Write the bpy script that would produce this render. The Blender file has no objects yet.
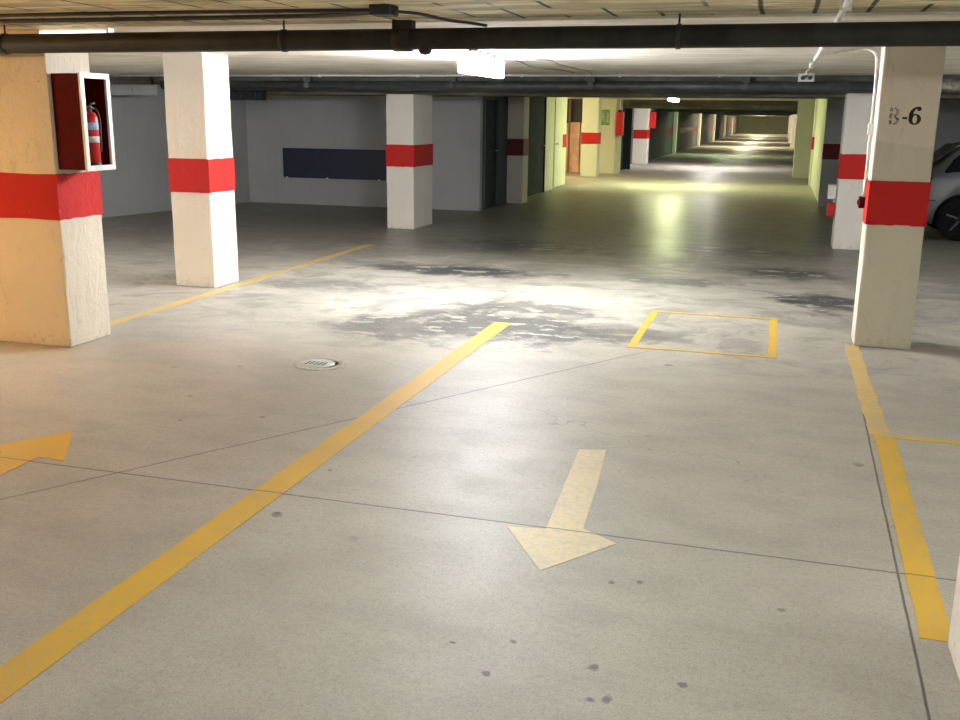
import bpy, bmesh, math, random
from mathutils import Vector, Matrix
random.seed(7)
C = bpy.context.scene.collection
S = bpy.context.scene
PI = math.pi

# ------------------------------------------------------------ camera, world, exposure
CAM_H = 1.6
f_px, pit, yaw, rol = 984.65, 0.242913, -0.286155, 0.0116338
fw = Vector((math.sin(yaw)*math.cos(pit), math.cos(yaw)*math.cos(pit), -math.sin(pit)))
r0 = Vector((math.cos(yaw), -math.sin(yaw), 0)); u0 = r0.cross(fw)
rr = r0*math.cos(rol)+u0*math.sin(rol); uu = -r0*math.sin(rol)+u0*math.cos(rol)
cam = bpy.data.cameras.new('camera'); co = bpy.data.objects.new('camera', cam); C.objects.link(co)
co.matrix_world = Matrix(((rr.x, uu.x, -fw.x, 0), (rr.y, uu.y, -fw.y, 0), (rr.z, uu.z, -fw.z, CAM_H), (0, 0, 0, 1)))
cam.sensor_width = 36; cam.lens = f_px/960*36; cam.clip_start = 0.02; cam.clip_end = 400
S.camera = co
w = bpy.data.worlds.new('world'); S.world = w; w.use_nodes = True
w.node_tree.nodes['Background'].inputs[0].default_value = (0.5, 0.55, 0.6, 1)
w.node_tree.nodes['Background'].inputs[1].default_value = 0.02
S.view_settings.view_transform = 'Standard'; S.view_settings.look = 'None'
S.view_settings.exposure = 1.9; S.view_settings.gamma = 1.0
S.view_settings.use_curve_mapping = False
# lamp strengths (emission of each diffuser) and colours
L_MAIN, L_FILL, L_WARM, L_GREEN, L_WHITE = 100.0, 20.0, 50.0, 66.0, 66.0

def G(px, py):
    d = (px-480)*rr-(py-360)*uu+f_px*fw; s = -CAM_H/d.z; return (d.x*s, d.y*s)

# ------------------------------------------------------------ material helpers
class N:
    """small node-tree writer"""
    def __init__(s, name):
        s.m = bpy.data.materials.new(name); s.m.use_nodes = True
        s.t = s.m.node_tree; s.b = s.t.nodes['Principled BSDF']
        s.pos = None
    def n(s, kind, **kw):
        x = s.t.nodes.new(kind)
        for k, v in kw.items():
            if k.startswith('i_'):
                s.inp(x, k[2:], v)
            else: setattr(x, k, v)
        return x
    def inp(s, x, k, v):
        k = int(k) if str(k).isdigit() else k
        if isinstance(v, bpy.types.NodeSocket): s.t.links.new(v, x.inputs[k])
        else: x.inputs[k].default_value = v
    def P(s):
        if not s.pos: s.pos = s.n('ShaderNodeNewGeometry').outputs['Position']
        return s.pos
    def xyz(s):
        q = s.n('ShaderNodeSeparateXYZ', i_0=s.P()); return q.outputs
    def math(s, op, a, b=0.0, c=None):
        x = s.n('ShaderNodeMath', operation=op); s.inp(x, 0, a); s.inp(x, 1, b)
        if c is not None: s.inp(x, 2, c)
        return x.outputs[0]
    def noise(s, scale, detail=5, rough=0.55, stretch=(1, 1, 1), off=(0, 0, 0), dist=0.0):
        mp = s.n('ShaderNodeMapping', i_Vector=s.P()); mp.inputs['Scale'].default_value = stretch; mp.inputs['Location'].default_value = off
        x = s.n('ShaderNodeTexNoise', i_Vector=mp.outputs[0], i_Scale=scale, i_Detail=detail, i_Roughness=rough, i_Distortion=dist)
        return x.outputs['Fac']
    def ramp(s, v, a, b, lo=0.0, hi=1.0):
        x = s.n('ShaderNodeMapRange'); x.clamp = True; x.interpolation_type = 'SMOOTHSTEP'
        s.inp(x, 0, v); s.inp(x, 1, a); s.inp(x, 2, b); s.inp(x, 3, lo); s.inp(x, 4, hi); return x.outputs[0]
    def mix(s, f, a, b, mode='MIX'):
        x = s.n('ShaderNodeMix', data_type='RGBA', blend_type=mode)
        s.inp(x, 0, f)
        for k, v in ((6, a), (7, b)):
            if not isinstance(v, bpy.types.NodeSocket) and len(v) == 3: v = (*v, 1)
            s.inp(x, k, v)
        return x.outputs[2]
    def bump(s, h, strength=0.3, dist=0.01):
        x = s.n('ShaderNodeBump', i_Height=h, i_Strength=strength, i_Distance=dist)
        s.t.links.new(x.outputs[0], s.b.inputs['Normal'])
    def out(s, col=None, rough=None, metal=None, spec=None):
        for k, v in (('Base Color', col), ('Roughness', rough), ('Metallic', metal), ('Specular IOR Level', spec)):
            if v is None: continue
            if not isinstance(v, bpy.types.NodeSocket) and k == 'Base Color' and len(v) == 3: v = (*v, 1)
            s.inp(s.b, k, v)
        return s.m

def plain(name, col, rough=0.5, metal=0.0, wear=0.12, scale=14, bump=0.0, spec=0.5):
    k = N(name); n1 = k.noise(scale, 5)
    dark = tuple(c*(1-wear*2) for c in col)
    c = k.mix(k.ramp(n1, 0.35, 0.65), dark, col)
    if bump: k.bump(k.noise(scale*4, 4), bump, 0.004)
    return k.out(c, rough, metal, spec)

def emit(name, col, strength):
    k = N(name); k.b.inputs['Emission Color'].default_value = (*col, 1); k.b.inputs['Emission Strength'].default_value = strength
    return k.out(col, 0.4)

def plaster(name, col, stain=(0.36, 0.31, 0.24), amount=0.5, bump=0.5, base_wear=True, lower=None):
    """rough painted render with trowel marks, small chips and scuffs near the foot"""
    k = N(name)
    big = k.noise(1.6, 4); mid = k.noise(9, 6, 0.65, (1, 1, 0.5), dist=1.2); fine = k.noise(60, 3)
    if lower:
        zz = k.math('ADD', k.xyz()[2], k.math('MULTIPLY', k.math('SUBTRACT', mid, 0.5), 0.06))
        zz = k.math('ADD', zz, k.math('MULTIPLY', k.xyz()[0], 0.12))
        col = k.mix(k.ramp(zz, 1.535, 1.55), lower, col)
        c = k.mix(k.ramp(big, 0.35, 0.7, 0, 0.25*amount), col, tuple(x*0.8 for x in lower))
    else: c = k.mix(k.ramp(big, 0.35, 0.7, 0, 0.25*amount), col, tuple(x*0.78 for x in col))
    c = k.mix(k.ramp(mid, 0.58, 0.75, 0, 0.45*amount), c, stain)
    chips = k.ramp(k.noise(26, 2, 0.5, (1, 1, 1), (3, 1, 7)), 0.74, 0.78)
    z = k.xyz()[2]
    if base_wear:
        low = k.math('MULTIPLY', k.ramp(z, 0.16, 0.0), k.ramp(k.noise(24, 5, 0.7), 0.5, 0.68))
        c = k.mix(k.math('MULTIPLY', low, 0.4), c, (0.2, 0.18, 0.15))
    c = k.mix(k.math('MULTIPLY', chips, 0.7*amount), c, (0.25, 0.2, 0.15))
    h = k.math('ADD', k.math('MULTIPLY', mid, 1.0), k.math('MULTIPLY', fine, 0.25))
    k.bump(h, bump*1.2, 0.014)
    return k.out(c, 0.75, spec=0.3)

def wallmat(name, col, seam=1.35, seam_axis=0):
    k = N(name)
    big = k.noise(0.9, 5); mid = k.noise(6, 6, 0.6, (1, 1, 0.35))
    c = k.mix(k.ramp(big, 0.35, 0.7, 0, 0.35), col, tuple(x*0.72 for x in col))
    c = k.mix(k.ramp(mid, 0.55, 0.8, 0, 0.3), c, tuple(x*0.6 for x in col))
    a = k.xyz()[seam_axis]
    d = k.math('ABSOLUTE', k.math('SUBTRACT', k.math('FRACT', k.math('DIVIDE', a, seam)), 0.5))
    ln = k.ramp(d, 0.006/seam, 0.0, 0, 0.35)
    c = k.mix(ln, c, tuple(x*0.45 for x in col))
    k.bump(mid, 0.25, 0.01)
    return k.out(c, 0.8, spec=0.25)

def concrete_ceiling(name, col, joints=False, grain=0.5):
    k = N(name)
    gr = k.noise(7, 7, 0.65, (0.22, 1, 1), dist=0.6); big = k.noise(1.1, 4)
    c = k.mix(k.ramp(gr, 0.4, 0.62), tuple(x*grain for x in col), col)
    c = k.mix(k.ramp(big, 0.4, 0.75, 0, 0.45), c, tuple(x*0.62 for x in (col[0], col[1]*0.92, col[2]*0.8)))
    y = k.xyz()[1]
    wob = k.math('ADD', y, k.math('MULTIPLY', k.noise(1.2, 2), 0.03))
    d = k.math('ABSOLUTE', k.math('SUBTRACT', k.math('FRACT', k.math('DIVIDE', wob, 0.62)), 0.5))
    c = k.mix(k.ramp(d, 0.02, 0.004, 0, 0.35), c, (0.1, 0.085, 0.06))
    if joints:
        x = k.math('ADD', k.xyz()[0], k.math('MULTIPLY', k.noise(2.5, 3), 0.015))
        d = k.math('ABSOLUTE', k.math('SUBTRACT', k.math('FRACT', k.math('DIVIDE', x, 0.25)), 0.5))
        m = k.math('MULTIPLY', k.ramp(d, 0.06, 0.03), k.ramp(k.noise(2.6, 3, off=(5, 1, 2)), 0.42, 0.54, 0, 0.95))
        c = k.mix(m, c, (0.06, 0.05, 0.035))
    k.bump(gr, 0.5, 0.015)
    return k.out(c, 0.85, spec=0.2)

def floor_material():
    k = N('worn_sealed_concrete')
    x, y, z = k.xyz()
    big = k.noise(0.55, 5, 0.55, off=(2, 5, 0)); mid = k.noise(2.6, 6, 0.6, (1, 1.6, 1)); fine = k.noise(38, 4, 0.7); grit = k.noise(150, 2)
    c = k.mix(k.ramp(big, 0.35, 0.65), (0.36, 0.335, 0.29), (0.43, 0.40, 0.345))
    c = k.mix(k.ramp(mid, 0.4, 0.72, 0, 0.5), c, (0.29, 0.27, 0.235))
    c = k.mix(k.ramp(fine, 0.45, 0.7, 0, 0.32), c, (0.25, 0.235, 0.205))
    grit2 = k.noise(70, 4, 0.8, off=(3, 3, 0))
    c = k.mix(k.ramp(grit, 0.52, 0.68, 0, 0.5), c, (0.17, 0.16, 0.14))
    c = k.mix(k.ramp(grit2, 0.55, 0.66, 0, 0.4), c, (0.19, 0.18, 0.155))
    c = k.mix(k.ramp(grit2, 0.42, 0.34, 0, 0.4), c, (0.56, 0.54, 0.49))
    # darker, smoother floor in the aisle beyond the first bay (broad, blotchy)
    gy = k.math('MULTIPLY', k.ramp(k.math('ADD', y, k.math('MULTIPLY', mid, 3.2)), 10.6, 13.5), k.ramp(y, 25, 20))
    c = k.mix(k.math('MULTIPLY', gy, 0.62), c, (0.12, 0.118, 0.095))
    # swirled pale and dark laitance around the damp bay
    sw = k.noise(1.9, 8, 0.66, (0.8, 1.0, 1), (9, 2, 0), 1.2)
    swm = k.math('MULTIPLY', k.ramp(y, 5.6, 7.2), k.ramp(y, 13, 10.5))
    c = k.mix(k.math('MULTIPLY', swm, k.ramp(sw, 0.5, 0.38, 0, 0.75)), c, (0.20, 0.19, 0.165))
    c = k.mix(k.math('MULTIPLY', swm, k.ramp(sw, 0.55, 0.63, 0, 0.5)), c, (0.47, 0.445, 0.385))
    # damp patches: centre x, y, radius x, y, strength
    pn = k.noise(3.2, 7, 0.68, (1.0, 1.0, 1), (1, 4, 0), 0.4)
    tot = None; core = None
    for (cx, cy, rx, ry, st) in ((-3.3, 9.95, 0.95, 0.36, 1), (-2.05, 7.35, 0.95, 0.6, 0.8), (-2.0, 8.1, 0.6, 0.3, 0.6), (-3.0, 12.2, 1.2, 0.7, 0.7), (0.15, 11.0, 0.55, 0.4, 1),
                                 (0.5, 9.25, 0.4, 0.45, 1), (-0.9, 10.0, 0.5, 0.22, 0.6), (-2.7, 7.0, 0.6, 0.5, 0.6), (-4.2, 8.6, 0.6, 0.3, 0.35), (-1.0, 7.35, 0.5, 0.25, 0.5), (-0.4, 12.6, 1.4, 0.5, 0.5)):
        dx = k.math('DIVIDE', k.math('SUBTRACT', x, cx), rx); dy = k.math('DIVIDE', k.math('SUBTRACT', y, cy), ry)
        d = k.math('SQRT', k.math('ADD', k.math('MULTIPLY', dx, dx), k.math('MULTIPLY', dy, dy)))
        d = k.math('ADD', d, k.math('MULTIPLY', k.math('SUBTRACT', pn, 0.5), 3.0))
        mk = k.ramp(d, 1.25, 0.7, 0, st); ck = k.ramp(d, 0.95, 0.6, 0, st)
        tot = mk if tot is None else k.math('MAXIMUM', tot, mk)
        core = ck if core is None else k.math('MAXIMUM', core, ck)
    c = k.mix(k.math('MULTIPLY', tot, 0.88), c, (0.075, 0.075, 0.075))
    c = k.mix(k.math('MULTIPLY', core, 0.7), c, (0.035, 0.036, 0.037))
    peel = k.ramp(k.noise(5.0, 5, 0.6, (0.7, 1.2, 1), (7, 3, 0)), 0.555, 0.585)
    c = k.mix(k.math('MULTIPLY', k.math('MULTIPLY', peel, core), 0.85), c, (0.5, 0.48, 0.43))
    # small scuffs and oil drops
    v = k.n('ShaderNodeTexVoronoi', i_Vector=k.P(), i_Scale=2.3, i_Randomness=1.0)
    dd = k.math('ADD', v.outputs['Distance'], k.math('MULTIPLY', k.math('SUBTRACT', k.noise(16, 3), 0.5), 0.16))
    gate = k.ramp(k.noise(0.9, 2, off=(4, 4, 0)), 0.5, 0.56)
    c = k.mix(k.math('MULTIPLY', k.ramp(dd, 0.075, 0.045), k.math('MULTIPLY', gate, 0.75)), c, (0.09, 0.085, 0.075))
    wob = k.noise(22, 4, 0.7, off=(8, 8, 0))
    for (px, py, rad) in ((593, 668, 0.020), (607, 699, 0.016), (590, 700, 0.013), (683, 685, 0.014), (513, 642, 0.010), (612, 583, 0.013), (640, 582, 0.015), (486, 674, 0.012), (452, 642, 0.009), (277, 513, 0.012), (262, 417, 0.014), (782, 610, 0.012), (330, 470, 0.012), (180, 420, 0.013), (78, 643, 0.010), (190, 396, 0.016)):
        gx, gy_ = G(px, py)
        d = k.math('ADD', k.math('POWER', k.math('SUBTRACT', x, gx), 2), k.math('POWER', k.math('SUBTRACT', y, gy_), 2))
        d = k.math('ADD', k.math('SQRT', d), k.math('MULTIPLY', k.math('SUBTRACT', wob, 0.5), 0.05))
        c = k.mix(k.ramp(d, rad*1.25, rad*0.6, 0, 0.7), c, (0.07, 0.065, 0.06))
    # saw-cut joints: distance to lines through two points
    seams = []
    for (x1, y1, x2, y2, wd) in ((-3.05, 3.16, -0.74, 6.89, 0.0045), (-3.45, 3.60, 0.75, 3.60, 0.0045), (0.60, 7.3, 0.522, 2.65, 0.004)):
        L = math.hypot(x2-x1, y2-y1); a, b = (y2-y1)/L, -(x2-x1)/L; cc = -(a*x1+b*y1)
        d = k.math('ABSOLUTE', k.math('ADD', k.math('ADD', k.math('MULTIPLY', x, a), k.math('MULTIPLY', y, b)), k.math('ADD', cc-0.004, k.math('MULTIPLY', k.noise(5, 4), 0.008))))
        s = k.ramp(d, wd*1.6, wd*0.6)
        if x1 < -3 and x2 < -0.5: s = k.math('MULTIPLY', s, k.ramp(y, 7.1, 6.6))
        if y1 > 7: s = k.math('MULTIPLY', s, k.ramp(y, 7.4, 6.6))
        seams.append(s)
    # hairline crack
    crk = k.math('ABSOLUTE', k.math('SUBTRACT', k.math('ADD', y, k.math('MULTIPLY', k.noise(1.8, 6), 0.9)), k.math('ADD', 4.9, k.math('MULTIPLY', x, -0.55))))
    s = k.math('MULTIPLY', k.ramp(crk, 0.006, 0.002), k.math('MULTIPLY', k.ramp(x, -1.5, -1.1), k.ramp(x, 0.2, -0.2, 0, 0.5)))
    sm = s
    for q in seams: sm = k.math('MAXIMUM', sm, q)
    c = k.mix(k.math('MULTIPLY', sm, 0.85), c, (0.055, 0.05, 0.045))
    rg = k.math('ADD', k.ramp(mid, 0.25, 0.8, 0.44, 0.54), k.ramp(fine, 0.4, 0.7, 0, 0.08))
    rg = k.math('SUBTRACT', rg, k.math('MULTIPLY', tot, 0.06))
    rg = k.math('SUBTRACT', rg, k.math('MULTIPLY', gy, 0.1))
    h = k.math('SUBTRACT', k.math('ADD', k.math('MULTIPLY', fine, 0.4), k.math('MULTIPLY', mid, 0.8)), k.math('MULTIPLY', sm, 1.2))
    k.bump(h, 0.16, 0.01)
    return k.out(c, rg, spec=0.5)

def road_paint(name, col, worn, wear=0.5):
    k = N(name)
    a = k.noise(30, 5, 0.75); b = k.noise(3.5, 4)
    c = k.mix(k.ramp(b, 0.35, 0.7, 0, 0.35), col, tuple(x*0.82 for x in col))
    c = k.mix(k.ramp(k.math('ADD', a, k.math('MULTIPLY', b, 0.35)), 0.78-wear*0.22, 0.92-wear*0.15, 0, 0.85), c, worn)
    y = k.xyz()[1]
    j = k.math('ABSOLUTE', k.math('SUBTRACT', y, 3.60))
    c = k.mix(k.ramp(j, 0.007, 0.003, 0, 0.7), c, (0.08, 0.07, 0.05))
    k.bump(a, 0.15, 0.004)
    return k.out(c, 0.5, spec=0.4)

M = {}
M['floor'] = floor_material()
M['ceiling'] = concrete_ceiling('board_marked_concrete', (0.86, 0.79, 0.52), True)
M['ceiling_flat'] = concrete_ceiling('flat_concrete_soffit', (0.90, 0.86, 0.76), grain=0.78)
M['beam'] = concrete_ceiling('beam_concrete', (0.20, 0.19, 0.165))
M['white'] = plaster('white_painted_render', (0.72, 0.68, 0.61))
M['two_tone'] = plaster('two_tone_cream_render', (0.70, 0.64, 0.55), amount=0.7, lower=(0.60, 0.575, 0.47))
M['warmwhite'] = plaster('cream_painted_render', (0.70, 0.62, 0.50), amount=0.9, bump=0.9)
M['pale_green'] = plaster('pale_green_render', (0.68, 0.70, 0.55), amount=0.3)
M['red'] = plaster('red_band_paint', (0.50, 0.016, 0.014), stain=(0.42, 0.03, 0.02), amount=1.0, base_wear=False)
M['wall'] = wallmat('grey_white_wall_paint', (0.47, 0.48, 0.49))
M['wall_y'] = wallmat('grey_white_wall_paint_side', (0.42, 0.42, 0.42), 1.3, 1)
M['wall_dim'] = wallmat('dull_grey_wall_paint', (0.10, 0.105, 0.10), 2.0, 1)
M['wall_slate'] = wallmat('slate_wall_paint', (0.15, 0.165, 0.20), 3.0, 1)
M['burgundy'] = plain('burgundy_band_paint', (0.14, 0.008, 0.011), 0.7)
M['navy'] = plain('navy_panel', (0.012, 0.02, 0.055), 0.45, wear=0.1, scale=3)
M['yellow'] = road_paint('yellow_line_paint', (0.60, 0.37, 0.045), (0.40, 0.34, 0.22), 0.4)
M['yellow_worn'] = road_paint('worn_yellow_line_paint', (0.62, 0.40, 0.10), (0.40, 0.35, 0.25), 0.9)
M['cream_paint'] = road_paint('cream_arrow_paint', (0.66, 0.55, 0.33), (0.50, 0.46, 0.36), 0.9)
M['pipe'] = plain('dark_drain_pipe', (0.03, 0.03, 0.026), 0.55, wear=0.2, scale=5, spec=0.2)
M['pipe_green'] = plain('dark_green_pipe', (0.055, 0.068, 0.066), 0.4, wear=0.2)
M['black'] = plain('black_plastic', (0.02, 0.02, 0.02), 0.5)
M['pvc'] = plain('white_conduit', (0.74, 0.73, 0.68), 0.4, wear=0.06)
M['steel'] = plain('galvanised_steel', (0.45, 0.46, 0.46), 0.4, 0.8)
M['cab_red'] = plain('cabinet_red', (0.10, 0.002, 0.004), 0.7, wear=0.1, spec=0.12)
M['bright_red'] = plain('bright_red_enamel', (0.62, 0.02, 0.02), 0.3, wear=0.05)
M['frame_white'] = plain('white_frame_enamel', (0.80, 0.78, 0.74), 0.35, wear=0.05)
M['label_blue'] = plain('pale_blue_label', (0.42, 0.50, 0.75), 0.5, wear=0.03)
M['label_white'] = plain('white_label', (0.7, 0.7, 0.7), 0.5, wear=0.1, scale=80)
M['door_grey'] = plain('grey_door_enamel', (0.12, 0.14, 0.155), 0.8, wear=0.08, scale=3, spec=0.15)
M['door_dark'] = plain('dark_slate_door_enamel', (0.045, 0.055, 0.065), 0.9, wear=0.1, scale=3, spec=0.1)
M['wood'] = plain('salmon_wood', (0.85, 0.60, 0.40), 0.6, wear=0.12, scale=4)
M['wood_dark'] = plain('brown_batten', (0.36, 0.20, 0.11), 0.6)
M['sign_green'] = plain('green_sign', (0.20, 0.42, 0.17), 0.5, wear=0.1)
M['sign_pale'] = plain('pale_sign_mark', (0.42, 0.62, 0.30), 0.5)
M['ink'] = plain('black_stencil_ink', (0.018, 0.017, 0.015), 0.7, wear=0.2, scale=60)
M['foil'] = plain('foil_duct', (0.55, 0.54, 0.50), 0.3, 0.85, wear=0.25, scale=30, bump=0.8)
M['silver'] = plain('silver_car_paint', (0.30, 0.31, 0.33), 0.32, 0.6, wear=0.02)
M['glass_dark'] = plain('dark_car_glass', (0.012, 0.014, 0.016), 0.08, wear=0.0)
M['tyre'] = plain('tyre_rubber', (0.010, 0.010, 0.010), 0.9, spec=0.1)
M['alloy'] = plain('alloy_rim', (0.13, 0.13, 0.14), 0.5, 0.5)
M['tail'] = plain('tail_lamp_red', (0.16, 0.008, 0.01), 0.2)
M['duct'] = plain('grey_duct_sheet', (0.34, 0.36, 0.36), 0.5, 0.2, wear=0.08, scale=3)
M['manhole'] = plain('manhole_iron', (0.50, 0.54, 0.50), 0.5, 0.0, wear=0.12, scale=40)
M['manhole_ring'] = plain('manhole_ring_concrete', (0.46, 0.43, 0.37), 0.7, wear=0.15, scale=30)
M['end_wall'] = wallmat('olive_end_wall', (0.34, 0.36, 0.24), 4.0)

# ------------------------------------------------------------ mesh helpers
def bm(): return bmesh.new()
def box(b, x0, x1, y0, y1, z0, z1, rot=None, bev=0.0):
    vs = [b.verts.new((x, y, z)) for x in (x0, x1) for y in (y0, y1) for z in (z0, z1)]
    fs = [b.faces.new([vs[i] for i in q]) for q in ((0, 1, 3, 2), (4, 6, 7, 5), (0, 4, 5, 1), (2, 3, 7, 6), (0, 2, 6, 4), (1, 5, 7, 3))]
    if bev:
        es = list({e for fc in fs for e in fc.edges})
        bmesh.ops.bevel(b, geom=es, offset=bev, segments=2, profile=0.6, affect='EDGES')
    return b
def tube(b, pts, r, n=12, caps=True):
    pts = [Vector(p) for p in pts]; rings = []
    up = Vector((0, 0, 1))
    for i, p in enumerate(pts):
        d = (pts[min(i+1, len(pts)-1)]-pts[max(i-1, 0)]).normalized()
        a = d.cross(up if abs(d.z) < 0.9 else Vector((0, 1, 0))).normalized(); c = a.cross(d).normalized()
        ri = r[i] if isinstance(r, (list, tuple)) else r
        rings.append([b.verts.new(p+(a*math.cos(t)+c*math.sin(t))*ri) for t in [2*PI*k/n for k in range(n)]])
    for A, B in zip(rings, rings[1:]):
        for k in range(n): b.faces.new((A[k], A[(k+1) % n], B[(k+1) % n], B[k])).smooth = True
    if caps: b.faces.new(rings[0]); b.faces.new(rings[-1][::-1])
    return b
def lathe(b, prof, origin=(0, 0, 0), n=24, axis='z'):
    rings = []
    for (r, h) in prof:
        ring = []
        for k in range(n):
            t = 2*PI*k/n
            p = {'z': (r*math.cos(t), r*math.sin(t), h), 'y': (r*math.cos(t), h, r*math.sin(t)), 'x': (h, r*math.cos(t), r*math.sin(t))}[axis]
            ring.append(b.verts.new(Vector(origin)+Vector(p)))
        rings.append(ring)
    for A, B in zip(rings, rings[1:]):
        for k in range(n): b.faces.new((A[k], A[(k+1) % n], B[(k+1) % n], B[k])).smooth = True
    if prof[0][0] > 1e-5: b.faces.new(rings[0])
    if prof[-1][0] > 1e-5: b.faces.new(rings[-1][::-1])
    return b
def prism(b, poly, z0, z1):
    A = [b.verts.new((x, y, z0)) for x, y in poly]; B = [b.verts.new((x, y, z1)) for x, y in poly]
    n = len(poly); b.faces.new(A[::-1]); b.faces.new(B)
    for k in range(n): b.faces.new((A[k], A[(k+1) % n], B[(k+1) % n], B[k]))
    return b
def obj(name, b, mat, parent=None):
    bmesh.ops.recalc_face_normals(b, faces=b.faces)
    me = bpy.data.meshes.new(name); b.to_mesh(me); b.free()
    o = bpy.data.objects.new(name, me); C.objects.link(o); me.materials.append(mat)
    if parent: 
        o.parent = parent
        o.matrix_parent_inverse = Matrix.Translation(-parent.location) if parent.type == 'EMPTY' and parent.parent is None and parent.rotation_euler.z == 0 else Matrix()
    return o
def tag(o, label, cat, group=None, kind=None):
    o['label'] = label; o['category'] = cat
    if group: o['group'] = group
    if kind: o['kind'] = kind
    return o
def thing(name, loc, label, cat, group=None):
    o = bpy.data.objects.new(name, None); C.objects.link(o); o.location = loc; o.empty_display_size = 0.1
    return tag(o, label, cat, group)
def struct(name, b, mat):
    o = obj(name, b, mat); o['kind'] = 'structure'; return o
def smooth_arc(pts, k=6):
    """Catmull-Rom through points"""
    P = [Vector(p) for p in pts]; out = []
    for i in range(len(P)-1):
        a, b_, c, d = P[max(i-1, 0)], P[i], P[i+1], P[min(i+2, len(P)-1)]
        for j in range(k):
            t = j/k
            out.append(0.5*((2*b_)+(c-a)*t+(2*a-5*b_+4*c-d)*t*t+(3*b_-a-3*c+d)*t**3))
    out.append(P[-1]); return out

# ------------------------------------------------------------ setting: floor, ceilings, beams, walls
b = bm(); box(b, -16, 9, -5, 128, -0.2, 0); struct('floor', b, M['floor'])
LOWC = HIC = 2.12
b = bm(); box(b, -16, 9, -5, 5.5, LOWC, 2.6); struct('ceiling', b, M['ceiling'])
b = bm(); box(b, -16, 9, 5.5, 6.05, LOWC-0.012, 2.6); struct('ceiling_strip', b, M['ceiling_flat'])
b = bm(); box(b, -16, 9, 6.05, 128, LOWC, 2.6); struct('ceiling_soffit', b, M['ceiling_flat'])
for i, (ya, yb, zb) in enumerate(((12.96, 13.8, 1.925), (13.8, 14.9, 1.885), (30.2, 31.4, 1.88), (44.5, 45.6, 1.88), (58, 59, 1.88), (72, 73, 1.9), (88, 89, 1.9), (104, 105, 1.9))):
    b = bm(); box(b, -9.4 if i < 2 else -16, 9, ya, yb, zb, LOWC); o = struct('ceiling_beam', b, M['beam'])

W = 16.5    # back wall of the left bay
b = bm(); box(b, -10.6, -4.90, W, W+0.15, 0, LOWC); struct('wall_back', b, M['wall'])
b = bm(); prism(b, [(-10.35, 11.0), (-9.35, W), (-9.6, W+0.1), (-10.6, 11.0)], 0, LOWC); struct('wall_left', b, M['wall_y'])
b = bm(); box(b, -10.6, -10.3, -5, 11.0, 0, 2.6); struct('wall_left_near', b, M['wall_y'])
b = bm(); box(b, -9.66, -9.54, 12.7, 12.86, 0, LOWC)
b.free()
b = bm(); box(b, 7.6, 7.8, -5, 20, 0, 2.6); struct('wall_right', b, M['wall_y'])
b = bm(); box(b, -10.6, 7.8, -4.2, -4.0, 0, 2.6); struct('wall_rear', b, M['wall'])
b = bm(); box(b, 0.80, 7.8, 20.0, 20.18, 0, LOWC); struct('wall_right_back', b, M['wall'])
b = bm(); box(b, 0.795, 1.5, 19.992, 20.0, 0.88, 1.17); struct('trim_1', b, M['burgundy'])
# left corridor wall between back wall and recess
b = bm()
box(b, -5.14, -4.90, W+0.15, 16.72, 0, LOWC); box(b, -5.14, -4.90, 17.6, 18.9, 0, LOWC)
box(b, -5.14, -4.90, 16.72, 17.6, 1.93, LOWC)
box(b, -5.14, -4.90, 18.9, 21.5, 0, LOWC)
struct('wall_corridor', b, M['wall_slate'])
b = bm(); box(b, -5.16, -4.89, 21.5, 22.32, 0, LOWC); struct('wall_pale_pier', b, M['pale_green'])
# recess walls (storage bay)
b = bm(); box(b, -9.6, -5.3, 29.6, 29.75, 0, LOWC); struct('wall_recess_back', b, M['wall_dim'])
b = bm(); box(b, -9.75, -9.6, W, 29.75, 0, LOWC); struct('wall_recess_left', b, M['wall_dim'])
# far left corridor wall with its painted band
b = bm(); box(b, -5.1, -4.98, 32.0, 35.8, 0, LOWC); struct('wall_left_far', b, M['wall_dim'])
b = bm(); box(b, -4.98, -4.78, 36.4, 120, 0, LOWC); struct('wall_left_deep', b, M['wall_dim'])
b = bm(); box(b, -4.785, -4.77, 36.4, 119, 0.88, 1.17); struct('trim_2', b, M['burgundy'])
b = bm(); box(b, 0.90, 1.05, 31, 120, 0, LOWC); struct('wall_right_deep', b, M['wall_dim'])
b = bm(); box(b, 0.83, 0.98, 20.18, 26.3, 0, LOWC); struct('wall_right_mid', b, M['pale_green'])
b = bm(); box(b, -5, 1.1, 120, 120.2, 0, LOWC); struct('wall_end', b, M['end_wall'])

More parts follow.
